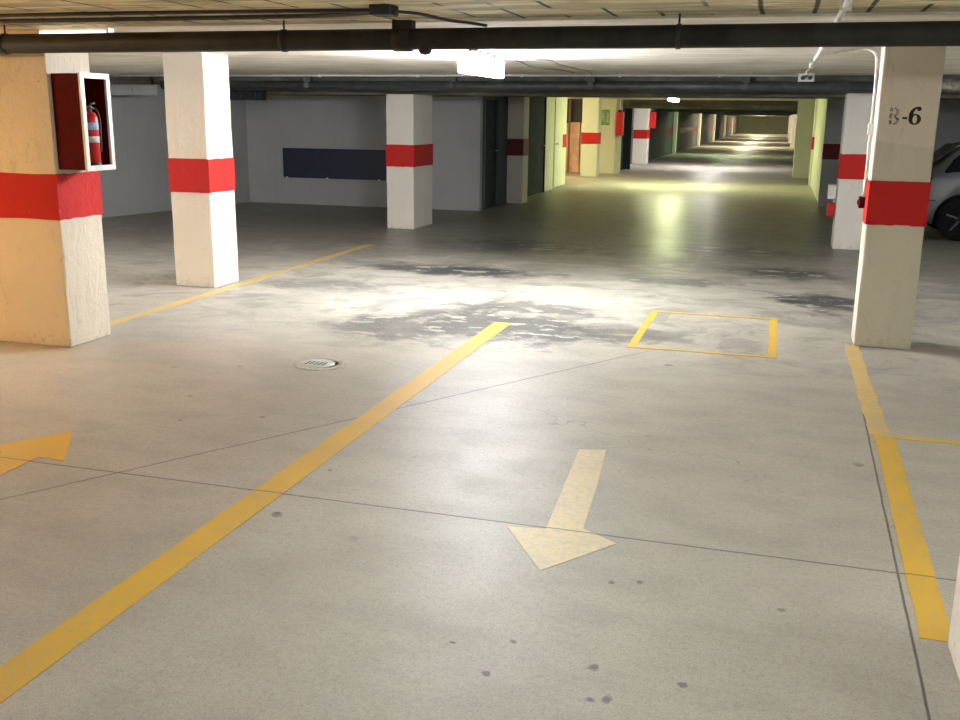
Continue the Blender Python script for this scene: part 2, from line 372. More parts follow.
# ------------------------------------------------------------ columns
def column(x0, x1, y0, y1, top, label, mat='white', band=(0.885, 1.19), bandmat='red', group='painted concrete columns'):
    t = thing('concrete_column', ((x0+x1)/2, (y0+y1)/2, 0), label, 'column', group)
    t['kind'] = 'thing'
    b = bm(); box(b, x0, x1, y0, y1, 0, top, bev=0.012)
    bmesh.ops.subdivide_edges(b, edges=[e for e in b.edges if e.calc_length() > 0.25], cuts=6, use_grid_fill=True)
    rnd = random.Random(int(abs(x0*100+y0*10)))
    for v in b.verts:
        if 0.05 < v.co.z < top-0.05:
            v.co.x += rnd.uniform(-.0025, .0025); v.co.y += rnd.uniform(-.0025, .0025)
    obj('shaft', b, M[mat], t)
    if band:
        e = 0.006; b = bm(); rows = []
        n = 26; per = [(x0-e, y0-e), (x1+e, y0-e), (x1+e, y1+e), (x0-e, y1+e)]
        ring = []
        for k in range(4):
            a, c = per[k], per[(k+1) % 4]
            for j in range(10): ring.append((a[0]+(c[0]-a[0])*j/10, a[1]+(c[1]-a[1])*j/10))
        lo = [b.verts.new((x, y, band[0]+rnd.uniform(-.004, .004))) for x, y in ring]
        hi = [b.verts.new((x, y, band[1]+rnd.uniform(-.004, .004))) for x, y in ring]
        for k in range(len(ring)): b.faces.new((lo[k], lo[(k+1) % 40], hi[(k+1) % 40], hi[k]))
        b.faces.new(lo[::-1]); b.faces.new(hi)
        obj('painted_band', b, M[bandmat], t)
    return t
column(-5.6, -4.617, 5.60, 6.04, LOWC-0.012, 'large near left column with red band carrying the open extinguisher cabinet', 'warmwhite')
column(-5.39, -4.975, 8.06, 8.50, LOWC, 'slim white column with red band, just behind the column with the extinguisher cabinet')
column(-5.37, -4.955, 13.39, 14.2, 1.885, 'white column with red band in front of the wall beside the navy panel')
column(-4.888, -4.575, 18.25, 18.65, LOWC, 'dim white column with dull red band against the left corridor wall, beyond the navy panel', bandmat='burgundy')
column(-5.25, -4.80, 27.5, 28.0, LOWC, 'pale green lit column with red band beside the orange boarded recess', 'pale_green')
column(-5.12, -4.48, 35.8, 36.4, LOWC, 'brightly lit white column with red band behind the dark corridor door')
column(0.63, 1.05, 2.62, 3.1, HIC, 'white column cut off by the right edge of the photo', band=None)
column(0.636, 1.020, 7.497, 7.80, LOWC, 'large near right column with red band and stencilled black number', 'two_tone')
column(0.755, 1.10, 13.34, 13.75, 1.925, 'white column with red band standing behind the stencilled near right column')
column(0.78, 1.10, 26.3, 26.7, LOWC, 'pale green column edge with red band at the end of the right corridor wall', 'pale_green')
column(0.42, 1.05, 29.6, 30.2, LOWC, 'wide plain pale green column on the right of the far corridor', 'pale_green', band=None)
deep = (('pale green lit pilaster on the left wall beyond the bright white column', 47.5, 'pale_green'), ('thin pale pilaster on the left wall, second of the nested row down the corridor', 62, 'white'),
        ('thin pale pilaster on the left wall, third of the nested row down the corridor', 76, 'white'), ('thin cream pilaster on the left wall, fourth of the nested row down the corridor', 91, 'warmwhite'),
        ('wide cream pilaster on the left wall near the end of the corridor', 105, 'warmwhite'))
for lab, yy, mt in deep:
    column(-4.765, -4.62, yy, yy+0.5, LOWC, lab, mt, band=None, group='pilasters down the far corridor')
for lab, yy in (('thin pale pilaster on the right wall, first of the nested row down the corridor', 62), ('thin pale pilaster on the right wall, second of the nested row down the corridor', 76), ('thin pale pilaster on the right wall near the end of the corridor', 91)):
    column(0.62, 0.890, yy, yy+0.5, LOWC, lab, 'white', band=None, group='pilasters down the far corridor')

# stencilled mark on the near right column: worn letter, dash and 6
def ring_poly(cx, cz, rx, rz, ix, iz, n=28, a0=0, a1=2*PI, icx=0.0):
    q = []
    for k in range(n):
        t0, t1 = a0+(a1-a0)*k/n, a0+(a1-a0)*(k+1)/n
        q.append([(cx+rx*math.cos(t0), cz+rz*math.sin(t0)), (cx+rx*math.cos(t1), cz+rz*math.sin(t1)), (cx+icx+ix*math.cos(t1), cz+iz*math.sin(t1)), (cx+icx+ix*math.cos(t0), cz+iz*math.sin(t0))])
    return q
def glyph(b, quads, ox, oz, y):
    for q in quads:
        A = [b.verts.new((ox+x, y, oz+z)) for x, z in q]; B = [b.verts.new((ox+x, y-0.0015, oz+z)) for x, z in q]
        n = len(q); b.faces.new(A); b.faces.new(B[::-1])
        for k in range(n): b.faces.new((A[k], A[(k+1) % n], B[(k+1) % n], B[k]))
def rect(x0, x1, z0, z1): return [(x0, z0), (x1, z0), (x1, z1), (x0, z1)]
YF = 7.496
mk = thing('stencilled_number', (0.83, YF, 1.6), 'black stencilled bay mark ending in 6 on the near right column', 'stencil')
b = bm()
glyph(b, ring_poly(0.040, 0.036, 0.040, 0.037, 0.015, 0.028), 0.835, 1.575, YF)
glyph(b, ring_poly(0.062, 0.060, 0.062, 0.062, 0.036, 0.052, 16, math.radians(100), math.radians(195), 0.0), 0.835, 1.575, YF)
glyph(b, ring_poly(0.062, 0.106, 0.015, 0.015, 0.0001, 0.0001, 14), 0.835, 1.575, YF)
obj('digit_six', b, M['ink'], mk)
b = bm(); glyph(b, [rect(0, 0.032, 0, 0.014)], 0.795, 1.612, YF); obj('dash', b, M['ink'], mk)
k = N('faded_stencil_ink'); k.out(k.mix(k.ramp(k.noise(90, 4), 0.42, 0.58, 0.1, 0.9), (0.05, 0.045, 0.04), (0.45, 0.41, 0.34)), 0.75); M['ink_faded'] = k.m
b = bm()
glyph(b, [rect(0.0, 0.018, 0.0, 0.028), rect(0.0, 0.018, 0.04, 0.075), rect(0, 0.018, 0.088, 0.112)], 0.712, 1.575, YF)
glyph(b, ring_poly(0.030, 0.028, 0.034, 0.028, 0.014, 0.018, 10, -PI/2, PI/2), 0.712, 1.575, YF)
glyph(b, ring_poly(0.030, 0.084, 0.030, 0.028, 0.012, 0.018, 10, -PI/2, PI/2), 0.712, 1.575, YF)
obj('faded_letter', b, M['ink_faded'], mk)

# ------------------------------------------------------------ doors and panels on the left side
def framed_door(name, X, y0, y1, h, mat, framemat, handle_y):
    b = bm(); box(b, X-0.05, X, y0+0.05, y1-0.05, 0.0, h-0.05, bev=0.004); d = obj(name, b, M[mat]); d['kind'] = 'structure'
    b = bm(); box(b, X-0.07, X+0.025, y0, y0+0.05, 0, h); box(b, X-0.07, X+0.025, y1-0.05, y1, 0, h); box(b, X-0.07, X+0.025, y0+0.05, y1-0.05, h-0.05, h)
    obj('door_frame', b, M[framemat], d)
    b = bm(); tube(b, [(X-0.005, handle_y, 1.0), (X+0.05, handle_y, 1.0), (X+0.05, handle_y-0.1, 1.0)], 0.01, 8); obj('door_handle', b, M['steel'], d)
    return d
framed_door('door_1', -4.90, 16.72, 17.6, 1.93, 'door_dark', 'door_grey', 17.45)
framed_door('door_2', -4.87, 19.4, 21.3, LOWC-0.02, 'door_dark', 'door_dark', 21.1)
b = bm(); box(b, -4.94, -4.90, 22.5, 23.75, 0.02, 2.06, bev=0.004)
d3 = struct('door_3', b, M['pale_green'])
b = bm(); tube(b, [(-4.91, 22.6, 1.0), (-4.85, 22.6, 1.0), (-4.85, 22.72, 1.0)], 0.012, 8); obj('door_handle', b, M['steel'], d3)
b = bm(); box(b, -4.90, -4.893, 23.35, 23.755, 0.9, 1.2); obj('red_mark', b, M['red'], d3)
b = bm(); box(b, -5.16, -4.94, 22.32, 23.75, 0, LOWC); struct('wall_behind_door', b, M['pale_green'])
# dark corridor door between pale pier and bright column
b = bm(); box(b, -5.12, -4.60, 29.35, 29.9, 0, LOWC); struct('wall_cream_pier', b, M['pale_green'])
b = bm(); box(b, -4.60, -4.50, 29.45, 29.9, 0, LOWC); struct('wall_cream_return', b, M['pale_green'])
b = bm(); box(b, -4.80, -4.72, 29.9, 31.9, 0, LOWC); box(b, -4.80, -4.50, 31.9, 32.0, 0, 1.95); 
struct('door_4', b, M['door_dark'])
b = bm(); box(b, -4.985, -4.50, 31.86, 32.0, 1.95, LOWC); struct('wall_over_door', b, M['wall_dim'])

# navy panel on the back wall
nv = thing('navy_panel', (-7.7, W, 0.47), 'long dark navy rectangular panel fixed low on the grey back wall', 'panel')
b = bm(); box(b, -8.62, -6.62, W-0.035, W-0.004, 0.475, 1.0, bev=0.004); obj('board', b, M['navy'], nv)
for x in (-8.55, -7.75, -6.75):
    b = bm(); box(b, x-0.02, x+0.02, W-0.045, W-0.001, 0.462, 0.492); obj('clip', b, M['pvc'], nv)
# ribbed vent unit and duct high on the left-bay walls
vt = thing('ribbed_vent', (-7.7, 13.7, 1.79), 'small dark ribbed vent unit under the ceiling, right of the slim white column', 'vent')
b = bm(); box(b, -7.98, -7.42, 13.58, 13.72, 1.79, 1.915, bev=0.006); box(b, -7.9, -7.86, 13.62, 13.66, 1.91, 1.925); box(b, -7.54, -7.5, 13.62, 13.66, 1.91, 1.925); obj('casing', b, M['black'], vt)
for i in range(8):
    b = bm(); box(b, -7.95+i*0.068, -7.92+i*0.068, 13.55, 13.58, 1.80, 1.905); obj('rib', b, M['door_dark'], vt)
dc = thing('air_duct', (-9.1, 12.9, 1.82), 'light grey rectangular duct high in the left bay, left of the slim white column', 'duct')
b = bm(); box(b, -9.85, -8.64, 12.76, 12.95, 1.835, 1.985, bev=0.006); obj('duct_body', b, M['duct'], dc)
b = bm(); box(b, -9.08, -9.05, 12.75, 12.955, 1.83, 1.99); obj('duct_flange', b, M['steel'], dc)
for x in (-9.6, -8.8):
    b = bm(); box(b, x-0.012, x+0.012, 12.86, 12.90, 1.985, LOWC); obj('strap', b, M['black'], dc)
# orange lit boards in the recess
bd = thing('boarded_partition', (-6.2, 29.5, 0), 'waist-high salmon orange wooden partition inside the lit side recess', 'partition')
for i in range(5):
    b = bm(); box(b, -7.0+i*0.34, -6.69+i*0.34, 29.4, 29.5, 0, 1.42+0.03*(i % 2), bev=0.008); obj('board', b, M['wood'], bd)
for x in (-6.67, -5.99):
    b = bm(); box(b, x-0.02, x+0.04, 29.38, 29.56, 0, 2.1); obj('post', b, M['wood_dark'], bd)
# green sign
sg = thing('green_sign', (-4.9, 29.3, 1.6), 'small green emergency sign on the cream pier beyond the recess', 'sign')
b = bm(); box(b, -5.11, -4.79, 29.33, 29.35, 1.38, 1.82, bev=0.003); obj('plate', b, M['sign_green'], sg)
b = bm()
for q in (rect(0.10, 0.15, 0.30, 0.35), rect(0.08, 0.14, 0.18, 0.29), [(0.03, 0.24), (0.08, 0.26), (0.08, 0.29), (0.03, 0.27)], [(0.14, 0.25), (0.2, 0.22), (0.2, 0.25), (0.14, 0.28)], [(0.08, 0.18), (0.11, 0.18), (0.07, 0.08), (0.04, 0.08)], [(0.11, 0.18), (0.14, 0.18), (0.19, 0.09), (0.16, 0.09)], rect(0.23, 0.29, 0.08, 0.34)):
    glyph(b, [q], -5.10, 1.38, 29.33)
obj('pictogram', b, M['sign_pale'], sg)
for x, y, z0, z1, lab in ((-4.58, 29.17, 1.09, 1.76, 'red fire box on the edge of the cream pier next to the green sign'), (-4.35, 36.15, 1.25, 1.8, 'red fire box just behind the brightly lit white column'), (0.74, 45.0, 0.9, 1.6, 'tiny dark red fire box on the right wall far down the corridor')):
    t = thing('fire_box', (x, y, z0), lab, 'fire box', 'red fire boxes along the corridor')
    if x < -4.5: xa, xb = x, x+0.22
    elif x < 0: xa, xb = -4.48, -4.26
    else: xa, xb = x, 0.9
    ya = y
    if x < -4.5: b = bm(); box(b, xa, xb, ya, ya+0.17, z0, z1, bev=0.02)
    else: b = bm(); box(b, (-4.478 if x < 0 else xa), (-4.26 if x < 0 else xb), ya, ya+0.2, z0, z1, bev=0.02)
    obj('cabinet', b, M['bright_red'], t)
    b = bm(); box(b, xa+0.05, xa+0.15, ya+0.02, ya+0.15, z1, z1+0.05); obj('hook', b, M['black'], t)

# ------------------------------------------------------------ fire cabinet and extinguisher
XC = -4.617
cb = thing('extinguisher_cabinet', (XC, 5.8, 1.22), 'open dark red fire cabinet with white front frame on the near left column', 'cabinet')
cy0, cy1, cz0, cz1, cx1 = 5.63, 5.915, 1.22, 1.84, -4.398
b = bm()
box(b, XC+0.006, XC+0.016, cy0, cy1, cz0, cz1)
box(b, XC+0.016, cx1, cy0, cy0+0.008, cz0, cz1); box(b, XC+0.016, cx1, cy1-0.008, cy1, cz0, cz1)
box(b, XC+0.016, cx1, cy0+0.008, cy1-0.008, cz0, cz0+0.008); box(b, XC+0.016, cx1, cy0+0.008, cy1-0.008, cz1-0.008, cz1)
obj('body', b, M['cab_red'], cb)
b = bm(); t_ = 0.028
box(b, cx1, cx1+0.018, cy0-0.006, cy0+t_, cz0-0.006, cz1+0.006); box(b, cx1, cx1+0.018, cy1-t_, cy1+0.006, cz0-0.006, cz1+0.006)
box(b, cx1, cx1+0.018, cy0+t_, cy1-t_, cz0-0.006, cz0+t_); box(b, cx1, cx1+0.018, cy0+t_, cy1-t_, cz1-t_, cz1+0.006)
obj('front_frame', b, M['frame_white'], cb)
def extinguisher(x, y, z, label, s=1.0):
    t = thing('fire_extinguisher', (x, y, z), label, 'fire extinguisher')
    o = (x, y, z)
    b = bm(); lathe(b, [(0.038*s, 0.03*s), (0.046*s, 0.036*s), (0.046*s, 0.30*s), (0.043*s, 0.325*s), (0.030*s, 0.345*s), (0.016*s, 0.352*s)], o); obj('cylinder', b, M['bright_red'], t)
    b = bm(); lathe(b, [(0.045*s, 0.0), (0.048*s, 0.004*s), (0.048*s, 0.036*s), (0.044*s, 0.038*s)], o); obj('base_cup', b, M['black'], t)
    b = bm(); lathe(b, [(0.0468*s, 0.24*s), (0.0468*s, 0.285*s)], o); obj('blue_label', b, M['label_blue'], t)
    b = bm(); lathe(b, [(0.0468*s, 0.16*s), (0.0468*s, 0.20*s)], o); obj('white_label', b, M['label_white'], t)
    b = bm(); lathe(b, [(0.014*s, 0.35*s), (0.014*s, 0.372*s), (0.018*s, 0.374*s), (0.018*s, 0.385*s), (0.01*s, 0.39*s)], o, 14); obj('valve', b, M['steel'], t)
    b = bm(); tube(b, [(x, y, z+0.386*s), (x+0.02*s, y-0.01*s, z+0.40*s), (x+0.06*s, y-0.03*s, z+0.405*s)], 0.006*s, 8); tube(b, [(x, y, z+0.376*s), (x+0.05*s, y-0.025*s, z+0.372*s)], 0.005*s, 8); obj('lever', b, M['steel'], t)
    b = bm(); tube(b, smooth_arc([(x, y, z+0.37*s), (x+0.02*s, y+0.035*s, z+0.365*s), (x+0.035*s, y+0.045*s, z+0.30*s), (x+0.04*s, y+0.035*s, z+0.18*s), (x+0.04*s, y+0.03*s, z+0.1*s)]), 0.007*s, 8); obj('hose', b, M['black'], t)
    return t
extinguisher(-4.455, 5.79, cz0+0.0085, 'red fire extinguisher with pale blue label inside the open cabinet', 1.05)
# small red and white call point unit on the second right column
cu = thing('alarm_unit', (0.7, 13.5, 0.4), 'small white box over a red box on the side of the second right column', 'alarm box')
b = bm(); box(b, 0.645, 0.748, 13.45, 13.6, 0.62, 0.80, bev=0.01); obj('white_box', b, M['frame_white'], cu)
b = bm(); box(b, 0.655, 0.748, 13.46, 13.59, 0.40, 0.57, bev=0.01); obj('red_box', b, M['bright_red'], cu)
b = bm(); tube(b, [(0.73, 13.52, 0.56), (0.73, 13.52, 0.63)], 0.012, 8); obj('link', b, M['pvc'], cu)

# ------------------------------------------------------------ pipes, conduits, cables
PY, PZ, PR = 5.38, 2.008, 0.058
dp = thing('drain_pipe', (-2, PY, PZ), 'thick dark drain pipe crossing the whole ceiling in front of the columns', 'pipe')
b = bm(); tube(b, [(-10.2, PY, PZ), (7.6, PY, PZ)], PR, 24); obj('pipe', b, M['pipe'], dp)
for x in (-4.72, -2.78, -0.54, 2.4):
    b = bm(); lathe(b, [(PR, -0.012), (PR+.005, -0.012), (PR+.005, 0.012), (PR, 0.012)], (x, PY, PZ), 24, 'x'); tube(b, [(x, PY, PZ+PR), (x, PY, LOWC)], 0.006, 6); obj('hanger', b, M['black'], dp)
b = bm(); lathe(b, [(PR, -0.05), (PR+.008, -0.05), (PR+.008, 0.05), (PR, 0.05)], (-2.05, PY, PZ), 24, 'x'); box(b, -2.1, -1.99, PY-0.04, PY+0.04, PZ+0.04, PZ+0.1); obj('coupling', b, M['pipe'], dp)
b = bm(); lathe(b, [(0.001, -0.022), (0.028, -0.016), (0.038, 0.0), (0.038, 0.02)], (-1.92, PY, PZ-PR-0.004), 18); obj('access_cap', b, M['pipe'], dp)
gp_ = thing('service_pipe', (-2, 12.7, 1.97), 'dark green service pipe running along the first deep ceiling beam', 'pipe')
b = bm(); tube(b, [(-8.62, 12.87, 1.985), (7.6, 12.87, 1.985)], 0.062, 20); obj('pipe', b, M['pipe_green'], gp_)
for x in (-6.3, -4.2, -2.35, -0.45, 1.6):
    b = bm(); box(b, x-0.05, x+0.05, 12.81, 12.90, 2.03, LOWC-0.002); tube(b, [(x, 12.86, 1.985), (x, 12.78, 1.985)], 0.04, 10); obj('bracket', b, M['pipe_green'], gp_)
# conduit along the soffit in front of the beam
cd = thing('ceiling_conduit', (-2, 12.6, 2.1), 'thin white conduit running across the ceiling just before the dark green pipe', 'conduit')
b = bm(); tube(b, [(-9.9, 12.6, 2.104), (0.24, 12.6, 2.104)], 0.012, 10); obj('tube', b, M['pvc'], cd)
for x in (-7.4, -6.0, -4.6, -3.2, -1.95, -0.75):
    b = bm(); box(b, x-0.015, x+0.015, 12.57, 12.63, 2.085, LOWC, bev=0.003); obj('clip', b, M['pvc'], cd)
jb = thing('junction_box', (0.24, 12.5, 2.06), 'white junction box where two conduits meet, left of the stencilled column', 'junction box')
b = bm(); box(b, 0.15, 0.33, 12.42, 12.6, 2.03, LOWC, bev=0.006); obj('box', b, M['pvc'], jb)
for x in (0.2, 0.28):
    b = bm(); lathe(b, [(0.012, 0), (0.024, 0), (0.024, -0.03), (0.012, -0.03)], (x, 12.42, 2.07), 12, 'y'); obj('gland', b, M['black'], jb)
c2 = thing('aisle_conduit', (0.22, 9, 2.1), 'white conduit running lengthwise along the ceiling above the pipe toward the junction box', 'conduit')
b = bm(); tube(b, [(0.235, 12.42, 2.092), (0.235, -1, 2.092)], 0.0155, 10); obj('tube', b, M['pvc'], c2)
for y in (8.9, 10.2, 11.6, 4.9):
    b = bm(); box(b, 0.21, 0.26, y-0.012, y+0.012, 2.073, LOWC); obj('clip', b, M['pvc'], c2)
c3 = thing('column_conduit', (0.6, 7.7, 1.5), 'white conduit bending down from the ceiling along the stencilled column to its switch', 'conduit')
b = bm(); tube(b, smooth_arc([(0.25, 8.75, 2.098), (0.32, 8.5, 2.098), (0.5, 8.0, 2.098), (0.575, 7.82, 2.085), (0.612, 7.76, 2.03), (0.620, 7.75, 1.9), (0.622, 7.75, 1.6), (0.622, 7.75, 1.06)]), 0.011, 10); obj('tube', b, M['pvc'], c3)
b = bm(); box(b, 0.60, 0.64, 7.71, 7.79, 1.50, 1.58, bev=0.005); obj('connection_box', b, M['pvc'], c3)
sw = thing('wall_switch', (0.6, 7.75, 1.0), 'small dark red push switch on the red band of the stencilled column', 'switch')
b = bm(); box(b, 0.59, 0.634, 7.70, 7.80, 0.98, 1.06, bev=0.006); obj('housing', b, M['cab_red'], sw)
b = bm(); lathe(b, [(0.001, 0.0), (0.018, 0.002), (0.02, 0.012)], (0.578, 7.75, 1.02), 12, 'x'); obj('button', b, M['black'], sw)
# cables near the ceiling box above the pipe
cbx = thing('cable_box', (-1.9, 4.75, 2.08), 'small black cable box on the ceiling above the thick pipe', 'junction box')
b = bm(); box(b, -1.96, -1.85, 4.68, 4.80, 2.07, LOWC, bev=0.006); obj('box', b, M['black'], cbx)
for lab, pts, r in (('black cable running along the ceiling from the cable box toward the near left column', [(-1.96, 4.72, 2.095), (-2.4, 4.70, 2.098), (-3.2, 4.76, 2.108), (-4.2, 4.74, 2.108), (-7, 4.8, 2.108)], 0.010),
                    ('second black cable from the cable box, lying next to the thick pipe', [(-1.96, 4.76, 2.09), (-2.3, 4.95, 2.10), (-2.9, 5.04, 2.106), (-4.2, 5.02, 2.106), (-7, 5.05, 2.106)], 0.012),
                    ('black cable dipping from the cable box to the top of the thick pipe', [(-1.85, 4.73, 2.09), (-1.75, 4.82, 2.085), (-1.66, 5.0, 2.07), (-1.6, 5.2, 2.073), (-1.57, 5.38, 2.074)], 0.008)):
    b = bm(); tube(b, smooth_arc(pts), r, 8); tag(obj('ceiling_cable', b, M['black']), lab, 'cable', 'black cables by the cable box')
# cables from the lit lamp
for lab, pts in (('thin grey cable looping from the bright ceiling lamp to the crossing conduit', [(-2.33, 8.95, 2.10), (-2.1, 9.3, 2.108), (-2.1, 9.8, 2.09), (-2.06, 10.6, 2.085), (-2.15, 11.6, 2.108), (-2.3, 12.6, 2.108)]),
                 ('second thin cable from the bright ceiling lamp, lying left of the looping one', [(-2.36, 8.98, 2.10), (-2.45, 9.6, 2.108), (-2.5, 10.4, 2.095), (-2.42, 11.2, 2.108), (-2.4, 12.0, 2.108)])):
    b = bm(); tube(b, smooth_arc(pts), 0.007, 8); tag(obj('lamp_cable', b, M['duct']), lab, 'cable', 'cables by the bright lamp')
b = bm()
n = 60; pts = [(1.15+i*0.065, 12.62, 1.99+0.015*math.sin(i*0.3)) for i in range(n)]
tube(b, pts, [0.066 if i % 2 else 0.075 for i in range(n)], 16); tag(obj('flexible_duct', b, M['foil']), 'crinkled silver flexible duct under the ceiling, above the parked car', 'duct')
b = bm(); tube(b, [(-4.86, 14.2, 1.99), (-4.86, 16.4, 1.97), (-4.85, 18.2, 1.97)], 0.014, 8); tag(obj('corridor_conduit', b, M['pvc']), 'pale conduit running along the top of the left corridor wall', 'conduit')

# ------------------------------------------------------------ lamps
def lamp(x, y, z, length, mat, label, along='y', ceil=LOWC, wd=0.085, dz=0.03):
    t = thing('ceiling_lamp', (x, y, z), label, 'lamp', 'fluorescent ceiling lamps')
    hx, hy = (wd, length/2) if along == 'y' else (length/2, wd)
    b = bm(); hz = 0.03 if dz < 0.05 else 0.05; box(b, x-hx, x+hx, y-hy, y+hy, z+hz, z+hz+0.03, bev=0.008); obj('housing', b, M['frame_white'], t)
    b = bm(); q = dz; box(b, x-hx*0.85, x+hx*0.85, y-hy*0.985, y+hy*0.985, z-q, z+(0.03 if q < 0.05 else 0.05), bev=0.018); obj('diffuser', b, mat, t)
    for s in (-0.6, 0.6):
        b = bm(); px, py = (x, y+s*hy) if along == 'y' else (x+s*hx, y)
        tube(b, [(px, py, z+0.05), (px, py, ceil)], 0.01, 6); obj('stem', b, M['steel'], t)
    return t
em_main = emit('lamp_diffuser_white', (0.93, 0.96, 1.0), L_MAIN)
em_fill_near = emit('fill_diffuser_near', (0.88, 0.95, 1.0), L_FILL)
em_fill_side = emit('fill_diffuser_side', (0.94, 0.95, 0.94), 36.0)
em_fill_bay = emit('fill_diffuser_bay', (0.96, 0.98, 1.0), 75.0)
em_warm = emit('lamp_diffuser_warm', (1.0, 0.56, 0.19), L_WARM)
em_green = emit('lamp_diffuser_green', (0.93, 1.0, 0.55), L_GREEN)
em_white = emit('lamp_diffuser_cool', (1.0, 0.97, 0.95), L_WHITE)
em_g2 = emit('lamp_diffuser_green_far', (0.80, 1.0, 0.62), 34.0)
em_cream = emit('lamp_diffuser_cream', (1.0, 0.90, 0.62), 130.0)
lamp(-2.45, 8.3, 2.0, 1.2, em_main, 'bright white fluorescent lamp hanging from the ceiling behind the thick pipe', wd=0.038, dz=0.07)
lamp(-2.5, 24.6, 2.02, 1.2, em_green, 'yellow-green glowing fluorescent lamp above the corridor, past the dark beam')
lamp(-0.85, 2.75, 2.02, 0.8, em_fill_near, 'unseen added fill lamp over the lane in the foreground, above the top edge of the picture', ceil=HIC)  # added out of view to brighten the foreground floor
lamp(3.2, 3.0, 2.02, 1.2, em_fill_side, 'unseen added fill lamp over the right-hand bays beside the camera', ceil=HIC)  # extra unseen lamp, lifts the near floor on the right
lamp(-6.8, 3.6, 2.02, 1.2, em_warm, 'orange-tinted lamp over the left bays beside the camera', ceil=HIC)
lamp(-9.0, 6.6, 2.02, 1.2, em_fill_bay, 'unseen added fill lamp deep in the left bay, outside the picture')  # added off-frame as fill for the left bay and back wall
lamp(4.6, 11.0, 2.02, 1.2, em_fill_side, 'unseen added fill lamp over the parked car bay on the right')  # unseen addition that lights the car and the floor around it
lamp(-2.2, 34.3, 2.02, 1.2, em_white, 'white lamp of the corridor behind the second beam')
lamp(-2.2, 46.4, 2.02, 1.2, em_g2, 'green-tinted lamp of the corridor behind the third beam')
lamp(-6.6, 26.8, 2.02, 0.6, emit('lamp_diffuser_orange', (1.0, 0.68, 0.38), 60.0), 'orange lamp inside the side recess')
for y, lab in ((62, 'cream lamp of the corridor over the first nested pair of pilasters'), (76, 'cream lamp of the corridor over the second nested pair of pilasters'), (90, 'cream lamp of the corridor over the third nested pair of pilasters'), (104, 'cream lamp of the corridor over the last left pilaster'), (114, 'cream lamp nearest the end wall of the corridor')):
    lamp(-2.0, y-0.9, 2.03, 1.0, em_cream, lab)
# white batten above the pipe at the left
bt = thing('batten_light', (-4.3, 5.5, 2.1), 'thin white ceiling batten showing above the pipe over the near left column', 'lamp')
em_b = emit('batten_diffuser', (1.0, 0.95, 0.88), 1.2)
b = bm(); box(b, -4.57, -4.05, 5.50, 5.56, 2.078, LOWC-0.012, bev=0.004); obj('housing', b, M['frame_white'], bt)
b = bm(); tube(b, [(-4.55, 5.495, 2.080), (-4.07, 5.495, 2.080)], 0.007, 10); obj('lamp_tube', b, em_b, bt)

# ------------------------------------------------------------ floor markings
def mark(name, poly, mat, label, cat='floor marking', group=None, z=0.0025):
    b = bm(); prism(b, poly, 0.0, z); o = obj(name, b, M[mat]); tag(o, label, cat, group, 'thing'); return o
def strip(x0, y0, x1, y1, wd, jag=0.003, n=24):
    d = Vector((x1-x0, y1-y0)); L = d.length; d /= L; q = Vector((-d.y, d.x)); A = []; B = []
    for i in range(n+1):
        p = Vector((x0, y0))+d*(L*i/n); A.append(tuple(p+q*(wd/2+random.uniform(-jag, jag)))); B.append(tuple(p-q*(wd/2+random.uniform(-jag, jag))))
    return A+B[::-1]
mark('lane_line', strip(-2.03, -1.5, -2.0, 7.44, 0.137), 'yellow', 'broad bright yellow lane line running from the bottom left corner', group='long yellow floor lines')
mark('lane_line', strip(0.605, 3.12, 0.645, 5.3, 0.10), 'yellow', 'yellow edge line at the right, ending at the foot of the near right columns', group='long yellow floor lines')
mark('lane_line', strip(0.625, 5.3, 0.62, 7.5, 0.105, 0.006), 'yellow_worn', 'worn far stretch of the right yellow edge line up to the stencilled column', group='long yellow floor lines')
mark('lane_line', strip(-4.87, 6.1, -4.87, 11.6, 0.11, 0.012), 'yellow_worn', 'faded yellow line passing the slim white column on the left', group='long yellow floor lines')
mark('bay_line', strip(0.69, 5.30, 3.4, 5.30, 0.05), 'yellow', 'thin yellow bay line branching right from the edge line')
t = thing('marked_square', (-0.42, 7.68, 0), 'thin yellow outlined rectangle painted on the middle of the floor', 'floor marking')
t['kind'] = 'thing'
for x0, y0, x1, y1, wd in ((-0.93, 8.33, 0.10, 8.33, 0.05), (-0.93, 6.93, 0.10, 6.93, 0.045), (-0.905, 6.95, -0.905, 8.3, 0.06), (0.068, 6.95, 0.068, 8.3, 0.06)):
    b = bm(); prism(b, strip(x0, y0, x1, y1, wd), 0.0, 0.0022 if wd > 0.055 else 0.0026); obj('painted_side', b, M['yellow'], t)
mark('direction_arrow', [G(*p) for p in ((579, 450), (606, 450), (597, 486), (583, 529), (617, 544), (540, 571), (507, 527), (546, 529))], 'cream_paint', 'pale cream arrow pointing toward the camera in the right lane', 'arrow', z=0.0022)
p0 = [(-3.37, 4.03), (-3.11, 3.65), (-3.27, 3.66), (-3.27, 3.1), (-3.47, 3.1), (-3.47, 3.66), (-3.63, 3.65)]
mark('direction_arrow', [(-3.37, 4.04), (-3.11, 3.65), (-3.26, 3.66), (-3.245, 3.0), (-3.45, 3.0), (-3.47, 3.66), (-3.63, 3.66)], 'yellow', 'yellow arrow pointing away from the camera at the left edge', 'arrow', z=0.0022)
